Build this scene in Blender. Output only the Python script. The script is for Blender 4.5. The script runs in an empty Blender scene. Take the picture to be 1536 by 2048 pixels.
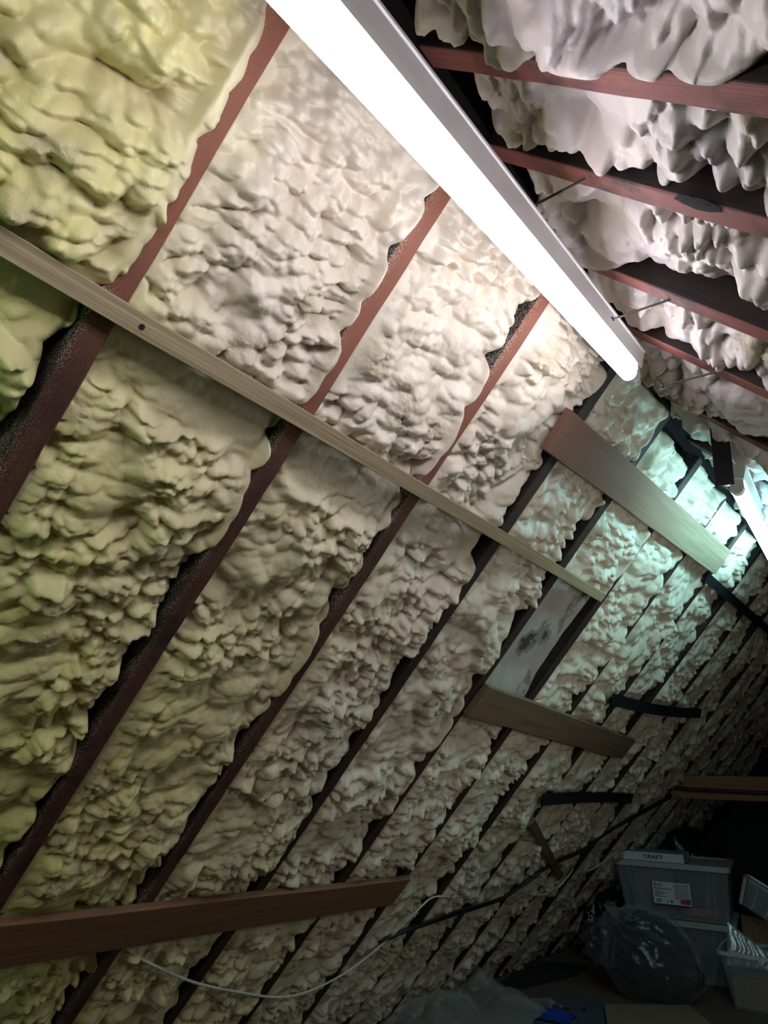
import bpy, math, random
import numpy as np
from mathutils import Vector, Matrix

# ------------------------------------------------------------------ camera, world, lights, exposure
S = bpy.context.scene
COL = S.collection
FLOOR = 1.2                                   # the camera stands 1.2 m over the attic floor
cam_data = bpy.data.cameras.new('camera')
cam = bpy.data.objects.new('camera', cam_data); COL.objects.link(cam)
right = Vector((.7905, .6120, .0240)); down = Vector((-.2137, .3123, -.9256)); fwd = Vector((-.5740, .7266, .3777))
M = Matrix((right, -down, -fwd)).transposed().to_4x4()
M.translation = Vector((0, 0, FLOOR))
cam.matrix_world = M
cam_data.sensor_fit = 'VERTICAL'
cam_data.sensor_height = 24.0
cam_data.lens = 1285.94 * 24.0 / 2048.0
cam_data.clip_start = .02
S.camera = cam
S.view_settings.view_transform = 'Standard'
S.view_settings.look = 'None'
S.view_settings.gamma = 1
S.view_settings.use_curve_mapping = False
S.view_settings.exposure = 0.0

world = bpy.data.worlds.new('world'); S.world = world
world.use_nodes = True
world.node_tree.nodes['Background'].inputs[0].default_value = (.5, .6, .8, 1)
world.node_tree.nodes['Background'].inputs[1].default_value = .02

TUBE1 = dict(roll=-14, a=(-.297, -.079, FLOOR + .603), b=(-.349, 1.388, FLOOR + .905), col=(.95, .92, 1.0), e=18.0)
TUBE2 = dict(roll=-14, a=(-.253, 2.02, FLOOR + .816), b=(-.34, 3.39, FLOOR + .985), col=(.42, .93, 1.0), e=27.0)

def lamp(name, loc, energy, col, size):
    l = bpy.data.lights.new(name, 'POINT'); l.energy = energy; l.color = col; l.shadow_soft_size = size
    o = bpy.data.objects.new(name, l); o.location = loc; COL.objects.link(o)
    return o
lamp('green_side_light', (-1.05, -.22, FLOOR + .32), 3.0, (.30, 1.0, .20), .25)  # unseen light added for the green cast at the left edge
lamp('lower_slope_fill', (.15, 2.1, FLOOR + .08), 9.5, (.96, 1.0, .90), .25)  # unseen fill added to lift the lower left slope

l_ = bpy.data.lights.new('fill_behind_camera', 'AREA'); l_.shape = 'RECTANGLE'; l_.size = 1.2; l_.size_y = .05; l_.energy = 7.0; l_.color = (1.0, .97, .90)  # unseen area fill added behind the camera to brighten the lower left
o_ = bpy.data.objects.new('fill_behind_camera', l_); COL.objects.link(o_)
o_.location = (-.22, -.85, FLOOR + .62); o_.rotation_euler = (math.radians(0), math.radians(38), math.radians(90))
o_.rotation_euler = Matrix((Vector((0, 1, 0)), Vector((-.82, 0, .57)), Vector((.57, 0, .82)))).transposed().to_euler()

# ------------------------------------------------------------------ frames of the two slopes
TH = .8389
RIDGE = Vector((-.389, 0, FLOOR + 1.0855))
cT, sT = math.cos(TH), math.sin(TH)
def frame(xa, ya, za):
    m = Matrix((xa, ya, za)).transposed().to_4x4(); m.translation = RIDGE
    return m
FL = frame(Vector((-cT, 0, -sT)), Vector((0, 1, 0)), Vector((sT, 0, -cT)))     # local x down the slope, y along the ridge, z into the room
FR = frame(Vector((cT, 0, -sT)), Vector((0, -1, 0)), Vector((-sT, 0, -cT)))    # local y is minus world y
SEND = (RIDGE.z) / sT                          # slope length down to the floor

# ------------------------------------------------------------------ helpers
def put(o, parent=None):
    COL.objects.link(o)
    if parent is not None: o.parent = parent
    return o
def tag(o, label=None, cat=None, group=None, kind=None):
    if label: o['label'] = label
    if cat: o['category'] = cat
    if group: o['group'] = group
    if kind: o['kind'] = kind
    return o
def mesh_np(name, V, F, mat, smooth=True, matrix=None, parent=None):
    V = np.asarray(V, np.float32); F = np.asarray(F, np.int32)
    me = bpy.data.meshes.new(name)
    n = F.shape[1]
    me.vertices.add(len(V)); me.vertices.foreach_set('co', V.ravel())
    me.loops.add(F.size); me.loops.foreach_set('vertex_index', F.ravel())
    me.polygons.add(len(F)); me.polygons.foreach_set('loop_start', np.arange(0, F.size, n, dtype=np.int32))
    me.update(calc_edges=True)
    me.polygons.foreach_set('use_smooth', np.full(len(F), smooth))
    if mat: me.materials.append(mat)
    o = bpy.data.objects.new(name, me)
    if matrix is not None: o.matrix_world = matrix
    return put(o, parent)
def mesh_py(name, V, F, mat, smooth=False, matrix=None, parent=None):
    me = bpy.data.meshes.new(name); me.from_pydata([tuple(v) for v in V], [], F); me.update()
    if smooth:
        for p in me.polygons: p.use_smooth = True
    if mat: me.materials.append(mat)
    o = bpy.data.objects.new(name, me)
    if matrix is not None: o.matrix_world = matrix
    return put(o, parent)
def empty(name, loc=(0, 0, 0), rz=0):
    o = bpy.data.objects.new(name, None); o.location = loc; o.rotation_euler = (0, 0, rz); o.empty_display_size = .05
    return put(o)
def grid_faces(nr, nc):
    i = np.arange(nr - 1)[:, None] * nc + np.arange(nc - 1)[None]
    return np.stack([i, i + 1, i + nc + 1, i + nc], -1).reshape(-1, 4)
def tube_np(pts, r, n=10, caps=True):
    P = [Vector(p) for p in pts]; V = []; F = []
    up = Vector((0, 0, 1)); prev = None
    for i, p in enumerate(P):
        t = (P[min(i + 1, len(P) - 1)] - P[max(i - 1, 0)]).normalized()
        a = prev if prev is not None else (up if abs(t.z) < .9 else Vector((1, 0, 0)))
        a = (a - t * a.dot(t)).normalized(); prev = a; b = t.cross(a)
        rr = r[i] if isinstance(r, (list, tuple)) else r
        for k in range(n):
            c = 2 * math.pi * k / n
            V.append(p + a * math.cos(c) * rr + b * math.sin(c) * rr)
    for i in range(len(P) - 1):
        for k in range(n):
            F.append((i * n + k, i * n + (k + 1) % n, (i + 1) * n + (k + 1) % n, (i + 1) * n + k))
    if caps:
        F.append(tuple(range(n))[::-1]); F.append(tuple((len(P) - 1) * n + k for k in range(n)))
    return V, F
def smooth_path(pts, n=8):
    P = [Vector(p) for p in pts]; out = []
    for i in range(len(P) - 1):
        p0, p1, p2, p3 = P[max(i - 1, 0)], P[i], P[i + 1], P[min(i + 2, len(P) - 1)]
        for k in range(n):
            t = k / n
            out.append(.5 * ((2 * p1) + (p2 - p0) * t + (2 * p0 - 5 * p1 + 4 * p2 - p3) * t * t + (3 * p1 - p0 - 3 * p2 + p3) * t ** 3))
    out.append(P[-1]); return out
def bevel_box(name, size, mat, bev=.002, matrix=None, parent=None, seg=2, wob=0, cuts=0, seed=0):
    """box centred on the origin, corners bevelled; cuts/wob give sawn timber its slight wander"""
    import bmesh
    bm = bmesh.new(); bmesh.ops.create_cube(bm, size=1)
    for v in bm.verts: v.co = Vector((v.co.x * size[0], v.co.y * size[1], v.co.z * size[2]))
    if cuts:
        ax = max(range(3), key=lambda i: size[i])
        es = [e for e in bm.edges if abs(abs((e.verts[0].co - e.verts[1].co)[ax]) - size[ax]) < 1e-6]
        bmesh.ops.subdivide_edges(bm, edges=es, cuts=cuts)
        rnd = random.Random(seed); lay = {}
        for v in bm.verts:
            k = round(v.co[ax], 4)
            if k not in lay: lay[k] = [rnd.uniform(-wob, wob) for _ in range(3)]
            for i in range(3):
                if i != ax: v.co[i] += lay[k][i] + rnd.uniform(-wob, wob) * .35
    if bev:
        es = [e for e in bm.edges if len(e.link_faces) == 2 and e.calc_face_angle() > .8]
        bmesh.ops.bevel(bm, geom=es, offset=bev, segments=seg, affect='EDGES', profile=.5)
    me = bpy.data.meshes.new(name); bm.to_mesh(me); bm.free()
    if mat: me.materials.append(mat)
    o = bpy.data.objects.new(name, me)
    if matrix is not None: o.matrix_world = matrix
    return put(o, parent)

# ------------------------------------------------------------------ numpy noise
_R = np.random.default_rng(7)
TAB = _R.random((8, 256, 256)).astype(np.float32)
def vn(x, y, k=0):
    xi = np.floor(x).astype(np.int32); yi = np.floor(y).astype(np.int32)
    fx = x - xi; fy = y - yi
    fx = fx * fx * fx * (fx * (fx * 6 - 15) + 10); fy = fy * fy * fy * (fy * (fy * 6 - 15) + 10)
    T = TAB[k % 8]; x0 = xi & 255; x1 = (xi + 1) & 255; y0 = yi & 255; y1 = (yi + 1) & 255
    return (T[x0, y0] * (1 - fx) + T[x1, y0] * fx) * (1 - fy) + (T[x0, y1] * (1 - fx) + T[x1, y1] * fx) * fy
def fbm(x, y, o=4, k=0):
    r = 0; a = .5; n = 0
    for i in range(o):
        r = r + a * vn(x * 2 ** i + 17.3 * i, y * 2 ** i + 9.1 * i, k + i); n += a; a *= .5
    return r / n
def lumps(x, y, k=0, sharp=1.0):
    """soft maximum of paraboloids over a jittered grid: round blobs with creases between them"""
    xi = np.floor(x).astype(np.int32); yi = np.floor(y).astype(np.int32)
    best = np.zeros(x.shape, np.float32); K = 17.0
    A, B, C, D = TAB[k % 8], TAB[(k + 1) % 8], TAB[(k + 2) % 8], TAB[(k + 3) % 8]
    for dx in (-1, 0, 1):
        for dy in (-1, 0, 1):
            cx = (xi + dx) & 255; cy = (yi + dy) & 255
            px = xi + dx + .15 + .7 * A[cx, cy]; py = yi + dy + .15 + .7 * B[cx, cy]
            d2 = (x - px) ** 2 + (y - py) ** 2
            hh = .55 + .45 * C[cx, cy] - d2 * (.75 + .7 * D[cx, cy]) * sharp
            best += np.exp(K * np.maximum(hh, -1.))
    return np.clip(np.log(best) / K - .05, -.3, 1)
def sstep(a, b, x):
    t = np.clip((x - a) / (b - a), 0, 1); return t * t * (3 - 2 * t)
def smin(a, b, k):
    h = np.clip(.5 + .5 * (b - a) / k, 0, 1); return b * (1 - h) + a * h - k * h * (1 - h)

# ------------------------------------------------------------------ materials
def nmat(name):
    m = bpy.data.materials.new(name); m.use_nodes = True
    nt = m.node_tree; b = nt.nodes['Principled BSDF']
    return m, nt, b
def node(nt, t, **kw):
    n = nt.nodes.new(t)
    for k, v in kw.items():
        if k in n.inputs: n.inputs[k].default_value = v
        else: setattr(n, k, v)
    return n
def ramp(nt, fac, stops):
    r = nt.nodes.new('ShaderNodeValToRGB'); e = r.color_ramp.elements
    while len(e) < len(stops): e.new(.5)
    for i, (p, c) in enumerate(stops):
        e[i].position = p; e[i].color = c if len(c) == 4 else (*c, 1)
    nt.links.new(fac, r.inputs[0]); return r.outputs[0]
def mix(nt, fac, a, b, mode='MIX'):
    m = nt.nodes.new('ShaderNodeMix'); m.data_type = 'RGBA'; m.blend_type = mode
    for sock, v in ((m.inputs[0], fac), (m.inputs[6], a), (m.inputs[7], b)):
        if isinstance(v, (int, float)): sock.default_value = v
        elif isinstance(v, tuple): sock.default_value = (*v, 1) if len(v) == 3 else v
        else: nt.links.new(v, sock)
    return m.outputs[2]
def math_(nt, op, a, b=0.0):
    m = nt.nodes.new('ShaderNodeMath'); m.operation = op
    for i, v in enumerate((a, b)):
        if isinstance(v, (int, float)): m.inputs[i].default_value = v
        else: nt.links.new(v, m.inputs[i])
    return m.outputs[0]
def coords(nt, scale=(1, 1, 1)):
    tc = nt.nodes.new('ShaderNodeTexCoord'); mp = nt.nodes.new('ShaderNodeMapping')
    mp.inputs['Scale'].default_value = scale
    nt.links.new(tc.outputs['Object'], mp.inputs[0]); return mp.outputs[0], tc
def noise(nt, vec, scale, detail=4, rough=.55, out='Fac'):
    n = node(nt, 'ShaderNodeTexNoise', Scale=scale, Detail=detail, Roughness=rough)
    nt.links.new(vec, n.inputs['Vector']); return n.outputs[out]
def bump(nt, b, h, strength=.5, dist=.002):
    n = node(nt, 'ShaderNodeBump', Strength=strength, Distance=dist)
    nt.links.new(h, n.inputs['Height']); nt.links.new(n.outputs[0], b.inputs['Normal'])

def foam_material():
    m, nt, b = nmat('spray_foam')
    v, _ = coords(nt)
    at = nt.nodes.new('ShaderNodeAttribute'); at.attribute_name = 'foam_mask'
    sp = nt.nodes.new('ShaderNodeSeparateColor'); nt.links.new(at.outputs['Color'], sp.inputs[0])
    rough_m, yel, dim_right = sp.outputs[0], sp.outputs[1], sp.outputs[2]
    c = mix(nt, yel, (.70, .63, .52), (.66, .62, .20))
    c = mix(nt, ramp(nt, math_(nt, 'SUBTRACT', yel, .45), [(.34, (0, 0, 0)), (.72, (1, 1, 1))]), c, (.34, .53, .15))  # green foam colour toward the left stands in for green light there
    c = mix(nt, dim_right, c, (.42, .385, .41))  # grey-lilac colour darkens right-slope foam, standing in for weaker light
    n1 = noise(nt, v, 9, 3)
    c = mix(nt, ramp(nt, n1, [(.35, (0, 0, 0)), (.7, (.45, .45, .45))]), c, (.56, .46, .34))
    c = mix(nt, math_(nt, 'MULTIPLY', rough_m, .75), c, (.46, .40, .27))
    pit = noise(nt, v, 420, 1)
    c = mix(nt, ramp(nt, pit, [(.74, (0, 0, 0)), (.8, (.5, .5, .5))]), c, (.35, .3, .2))
    nt.links.new(c, b.inputs['Base Color'])
    rr = nt.nodes.new('ShaderNodeMapRange'); nt.links.new(rough_m, rr.inputs[0])
    rr.inputs[3].default_value = .43; rr.inputs[4].default_value = .9
    nt.links.new(rr.outputs[0], b.inputs['Roughness'])
    b.inputs['Specular IOR Level'].default_value = .45
    f1 = noise(nt, v, 60, 3, .5); f2 = noise(nt, v, 260, 3, .7)
    h = math_(nt, 'ADD', math_(nt, 'MULTIPLY', f1, .7), math_(nt, 'MULTIPLY', f2, math_(nt, 'ADD', math_(nt, 'MULTIPLY', rough_m, 1.3), .08)))
    bump(nt, b, h, .7, .004)
    return m
def wood_material(name, c1, c2, scale=(1.2, 26, 26), knots=False, dust=None, soot=0, rough=.7, spec=.3, side=None, along=None, dustk=1.0):
    m, nt, b = nmat(name)
    v, tc = coords(nt, scale)
    w = noise(nt, v, 3.0, 5, .6)
    c = mix(nt, ramp(nt, w, [(.3, (0, 0, 0)), (.7, (1, 1, 1))]), c1, c2)
    v2, _ = coords(nt, (scale[0] * .6, scale[1] * 4, scale[2] * 4))
    g = noise(nt, v2, 2.4, 2)
    c = mix(nt, ramp(nt, g, [(.42, (.5, .5, .5)), (.5, (0, 0, 0))]), c, tuple(x * .55 for x in c1))
    v3, _ = coords(nt)
    if knots:
        vk, _ = coords(nt, (3.2, 9, 9))
        vo = node(nt, 'ShaderNodeTexVoronoi', Scale=1.0); nt.links.new(vk, vo.inputs['Vector'])
        c = mix(nt, ramp(nt, vo.outputs['Distance'], [(.03, (.85, .85, .85)), (.10, (0, 0, 0))]), c, (.07, .03, .015))
    if soot:
        s = noise(nt, v3, 5, 5, .65)
        c = mix(nt, ramp(nt, s, [(.5 - soot * .2, (0, 0, 0)), (.62, (.85, .85, .85))]), c, (.018, .014, .014))
    if along is not None:
        # one end takes another tone: the board's stained end, the rafters' upper part
        sa = nt.nodes.new('ShaderNodeSeparateXYZ'); nt.links.new(tc.outputs['Object'], sa.inputs[0])
        ea = nt.nodes.new('ShaderNodeMapRange'); nt.links.new(sa.outputs[0], ea.inputs[0])
        ea.inputs[1].default_value = along[0]; ea.inputs[2].default_value = along[1]
        c = mix(nt, ea.outputs[0], mix(nt, .85, c, along[2]), c)
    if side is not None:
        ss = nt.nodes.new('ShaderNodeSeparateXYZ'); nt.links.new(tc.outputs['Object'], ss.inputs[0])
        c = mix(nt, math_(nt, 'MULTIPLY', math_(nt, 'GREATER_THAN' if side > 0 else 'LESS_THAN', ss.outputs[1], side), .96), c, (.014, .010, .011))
    if dust is not None:
        # overspray: pale specks, densest along the edge next to the foam
        sx = nt.nodes.new('ShaderNodeSeparateXYZ'); nt.links.new(tc.outputs['Object'], sx.inputs[0])
        e = nt.nodes.new('ShaderNodeMapRange'); nt.links.new(sx.outputs[1], e.inputs[0])
        e.inputs[1].default_value = dust[0]; e.inputs[2].default_value = dust[1]; e.inputs[3].default_value = 1; e.inputs[4].default_value = 0
        big = noise(nt, v3, 6, 2)
        dens = math_(nt, 'MULTIPLY', math_(nt, 'POWER', e.outputs[0], 1.6), ramp(nt, big, [(.35, (.35, .35, .35)), (.65, (1, 1, 1))]))
        sp1 = node(nt, 'ShaderNodeTexVoronoi', Scale=430.0); nt.links.new(v3, sp1.inputs['Vector'])
        thr = math_(nt, 'MULTIPLY', dens, .46)
        thr = math_(nt, 'MULTIPLY', math_(nt, 'ADD', thr, .07), dustk)
        msk = math_(nt, 'LESS_THAN', sp1.outputs['Distance'], thr)
        c = mix(nt, math_(nt, 'MULTIPLY', msk, .85), c, (.62, .56, .5))
    nt.links.new(c, b.inputs['Base Color'])
    b.inputs['Roughness'].default_value = rough; b.inputs['Specular IOR Level'].default_value = spec
    bump(nt, b, math_(nt, 'ADD', w, g), .4, .0015)
    return m
def plain(name, col, rough=.5, metal=0, spec=.5, bumpy=0, var=.15, scale=14, alpha=None, trans=0):
    m, nt, b = nmat(name)
    v, _ = coords(nt)
    n = noise(nt, v, scale, 4)
    c = mix(nt, ramp(nt, n, [(.3, (0, 0, 0)), (.75, (1, 1, 1))]), col, tuple(x * (1 - var) for x in col))
    nt.links.new(c, b.inputs['Base Color'])
    b.inputs['Roughness'].default_value = rough; b.inputs['Metallic'].default_value = metal
    b.inputs['Specular IOR Level'].default_value = spec; b.inputs['Transmission Weight'].default_value = trans
    if alpha is not None: b.inputs['Alpha'].default_value = alpha
    if bumpy: bump(nt, b, noise(nt, v, scale * 4, 4), bumpy, .004)
    return m
def emit(name, col, e):
    m, nt, b = nmat(name)
    b.inputs['Base Color'].default_value = (.9, .9, .9, 1)
    b.inputs['Emission Color'].default_value = (*col, 1); b.inputs['Emission Strength'].default_value = e
    return m
def membrane_material():
    m, nt, b = nmat('stained_membrane')
    v, _ = coords(nt)
    n = noise(nt, v, 7, 5, .6)
    c = mix(nt, ramp(nt, n, [(.3, (0, 0, 0)), (.7, (1, 1, 1))]), (.50, .44, .41), (.34, .30, .28))
    s = noise(nt, v, 6.5, 4, .5)
    c = mix(nt, ramp(nt, s, [(.53, (0, 0, 0)), (.56, (.7, .7, .7))]), c, (.15, .12, .10))
    c = mix(nt, ramp(nt, s, [(.60, (0, 0, 0)), (.61, (.9, .9, .9))]), c, (.05, .035, .04))
    nt.links.new(c, b.inputs['Base Color']); b.inputs['Roughness'].default_value = .75
    bump(nt, b, n, .4, .006)
    return m
FOAM = foam_material()
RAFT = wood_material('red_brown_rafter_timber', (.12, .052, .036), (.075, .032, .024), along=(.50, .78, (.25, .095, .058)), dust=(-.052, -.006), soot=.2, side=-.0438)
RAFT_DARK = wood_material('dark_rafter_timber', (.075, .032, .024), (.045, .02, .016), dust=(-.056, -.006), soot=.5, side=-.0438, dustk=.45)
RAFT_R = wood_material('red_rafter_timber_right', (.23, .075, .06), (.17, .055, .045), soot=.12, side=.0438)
BATTEN = wood_material('pale_sawn_batten', (.46, .38, .24), (.24, .18, .10), scale=(.8, 62, 62), knots=True, rough=.8)
BOARD_P = wood_material('pale_and_stained_board', (.40, .31, .21), (.30, .22, .15), scale=(1.2, 22, 22), knots=True, along=(-.30, .25, (.17, .068, .042)))
BOARD_B = wood_material('brown_board', (.25, .135, .075), (.18, .09, .05), scale=(1.2, 20, 20), knots=True, rough=.5)
BOARD_D = wood_material('dull_brown_board', (.22, .145, .09), (.15, .095, .06), scale=(1.2, 20, 20), knots=True)
TIMBER = wood_material('orange_timber', (.26, .13, .055), (.18, .085, .035), knots=True)
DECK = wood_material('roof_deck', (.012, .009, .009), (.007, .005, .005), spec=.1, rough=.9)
WHITE = plain('white_enamel', (.78, .78, .80), .35, var=.04)
BLACKP = plain('black_plastic', (.012, .013, .016), .35, var=.2)
STEEL = plain('dark_steel', (.05, .045, .045), .45, metal=.7)
CABLE_W = plain('white_cable_sheath', (.62, .60, .54), .45, var=.25, scale=30)
CABLE_B = plain('black_cable_sheath', (.015, .014, .014), .5)
MEMB = membrane_material()

# ------------------------------------------------------------------ shell
def slope_box(name, mtx, s0, s1, y0, y1, z0, z1, mat, sgn=1):
    V = [(s, y * sgn, z) for s in (s0, s1) for y in (y0, y1) for z in (z0, z1)]
    F = [(0, 1, 3, 2), (4, 6, 7, 5), (0, 4, 5, 1), (2, 3, 7, 6), (0, 2, 6, 4), (1, 5, 7, 3)]
    return mesh_py(name, V, F, mat, matrix=mtx)
YB, YF = -1.6, 7.7
RD = .105                                       # rafter depth
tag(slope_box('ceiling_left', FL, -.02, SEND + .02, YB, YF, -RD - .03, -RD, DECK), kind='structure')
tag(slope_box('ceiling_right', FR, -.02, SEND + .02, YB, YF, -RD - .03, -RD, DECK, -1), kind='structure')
FLOORM = plain('chipboard_floor', (.16, .115, .08), .85, var=.35, scale=30, bumpy=.2)
hw = SEND * cT + .25
tag(mesh_py('floor', [(RIDGE.x + x, y, z) for x in (-hw, hw) for y in (YB, YF) for z in (-.03, 0)],
    [(0, 1, 3, 2), (4, 6, 7, 5), (0, 4, 5, 1), (2, 3, 7, 6), (0, 2, 6, 4), (1, 5, 7, 3)], FLOORM), kind='structure')
GABLE = plain('dark_gable_blockwork', (.05, .05, .055), .9, var=.4, scale=6, bumpy=.4)
for nm, y in (('wall_far', YF), ('wall_near', YB)):
    V = [(RIDGE.x + x, y + t, z) for t in (-.03, .03) for x, z in ((-hw - .1, -.03), (hw + .1, -.03), (0, RIDGE.z + .2))]
    tag(mesh_py(nm, V, [(0, 1, 2), (5, 4, 3), (0, 3, 4, 1), (1, 4, 5, 2), (2, 5, 3, 0)], GABLE), kind='structure')
# ridge board
tag(mesh_py('trim_1', [(RIDGE.x + x, y, RIDGE.z + z) for x in (-.012, .012) for y in (YB, YF) for z in (.012, .14)],
    [(0, 1, 3, 2), (4, 6, 7, 5), (0, 4, 5, 1), (2, 3, 7, 6), (0, 2, 6, 4), (1, 5, 7, 3)], DECK), kind='structure')

# ------------------------------------------------------------------ rafters
RW = .045
LY = [.368 + .4 * (k - 1) for k in range(-2, 19)]          # far edges, left slope; index 3 is the first one seen (k=1)
RY = [-.6, -.2, .196, .596, .812, 1.130, 1.405, 1.80, 2.20, 2.60, 3.0, 3.4, 3.8, 4.2, 4.6, 5.0, 5.4, 5.8, 6.2, 6.6, 7.0, 7.4]
ORD = 'first second third fourth fifth sixth seventh eighth ninth tenth eleventh twelfth thirteenth fourteenth fifteenth sixteenth seventeenth eighteenth nineteenth'.split()
_ = ['first', 'second', 'third', 'fourth', 'fifth', 'sixth', 'seventh', 'eighth', 'ninth', 'tenth', 'eleventh', 'twelfth']
def rafter(mtx, yfar, sgn, mat, seed):
    """local origin on the far edge of the face at the ridge"""
    L = SEND - .005
    n = 60; rnd = np.random.default_rng(seed)
    xs = np.linspace(.0, L, n)
    wob = (fbm(xs * 3 + seed * 3.3, xs * 0, 3, seed) - .5) * .006
    ed = (vn(xs * 30 + seed * 7, xs * 0, seed + 1) - .5) * .0022
    V = []
    for i in range(n):
        x = xs[i]
        b = .003
        far = 0 + wob[i] * .3 + ed[i]; near = -RW + wob[i] * .3
        z = wob[i] * .3
        for yy, zz in ((far, -RD), (far, z - b), (far - b, z), (near + b, z), (near, z - b), (near, -RD)):
            V.append((x, yy * sgn, zz))
    F = []
    for i in range(n - 1):
        for k in range(6):
            F.append((i * 6 + k, i * 6 + (k + 1) % 6, (i + 1) * 6 + (k + 1) % 6, (i + 1) * 6 + k))
    F += [tuple(range(6))[::-1], tuple((n - 1) * 6 + k for k in range(6))]
    m = mtx @ Matrix.Translation((0, yfar * sgn, 0))
    return mesh_py('rafter', V, F, mat, matrix=m)
for i, y in enumerate(LY):
    k = i - 2
    if k < 0: continue
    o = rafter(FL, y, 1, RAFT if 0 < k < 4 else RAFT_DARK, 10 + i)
    lab = {1: 'red-brown rafter dusted with white specks, leftmost one crossing under the pale batten',
           2: 'reddish rafter, second from the left on the left slope, sooty above the batten',
           3: 'red-brown rafter, third from the left on the left slope, sprayed pale below the batten',
           4: 'dark rafter, fourth from the left, passing behind the tube end and bare foam gap',
           5: 'dark rafter bounding the left edge of the bare stained patch',
           6: 'dark rafter bounding the right edge of the bare stained patch'}.get(k)
    if lab is None:
        lab = (f'{ORD[k-1]} rafter from the left on the left slope, dark and thin between foam strips' if 6 < k <= 12 else
               f'{ORD[k-1]} rafter from the left on the left slope, in the dim far end' if k > 12 else
               'rafter just beyond the left edge, closing the green-tinted foam strip')
    tag(o, lab, 'rafter', 'rafters of the left roof slope')
for i, y in enumerate(RY):
    if i < 2 or i > 13: continue
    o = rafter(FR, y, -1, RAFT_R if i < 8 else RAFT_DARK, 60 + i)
    lab = {3: 'thick red rafter nearest the top right corner, above the right foam',
           4: 'red rafter of the right slope with one nail and a black soot patch',
           5: 'red rafter of the right slope, third from the top right corner, with a nail',
           6: 'brown rafter of the right slope level with the end of the near tube'}.get(i)
    if lab is None: lab = f'{ORD[i-3]} rafter of the right slope from the top right corner, past the tube' if i > 6 else 'rafter of the right slope just above the top right corner'
    tag(o, lab, 'rafter', 'rafters of the right roof slope')

# ------------------------------------------------------------------ boards on the left slope: (name, s,y of centreline ends, width, thickness)
BOARDS = {
 'batten': dict(a=(.612, -.30), b=(.612, 2.30), w=.034, t=.022),
 'big':    dict(a=(.290, 1.455), b=(.200, 3.13), w=.125, t=.022),
 'mid':    dict(a=(1.125, 1.955), b=(1.235, 3.66), w=.125, t=.024),
 'strip_a': dict(a=(.985, 3.02), b=(.925, 4.42), w=.06, t=.006),
 'strip_b': dict(a=(1.57, 3.07), b=(1.585, 4.34), w=.06, t=.006),
 'strip_c': dict(a=(.295, 3.10), b=(.255, 5.2), w=.05, t=.006),
 'low':    dict(a=(1.885, -.2), b=(2.015, 2.35), w=.130, t=.022),
}
def board_dist(s, y, B):
    a = np.array(B['a']); b = np.array(B['b']); L = np.hypot(*(b - a)); d = (b - a) / L
    u = (s - a[0]) * d[0] + (y - a[1]) * d[1]; v = -(s - a[0]) * d[1] + (y - a[1]) * d[0]
    return np.maximum(np.abs(v) - B['w'] / 2, np.maximum(-u, u - L)), -v      # signed distance, side (+ is below)

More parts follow.
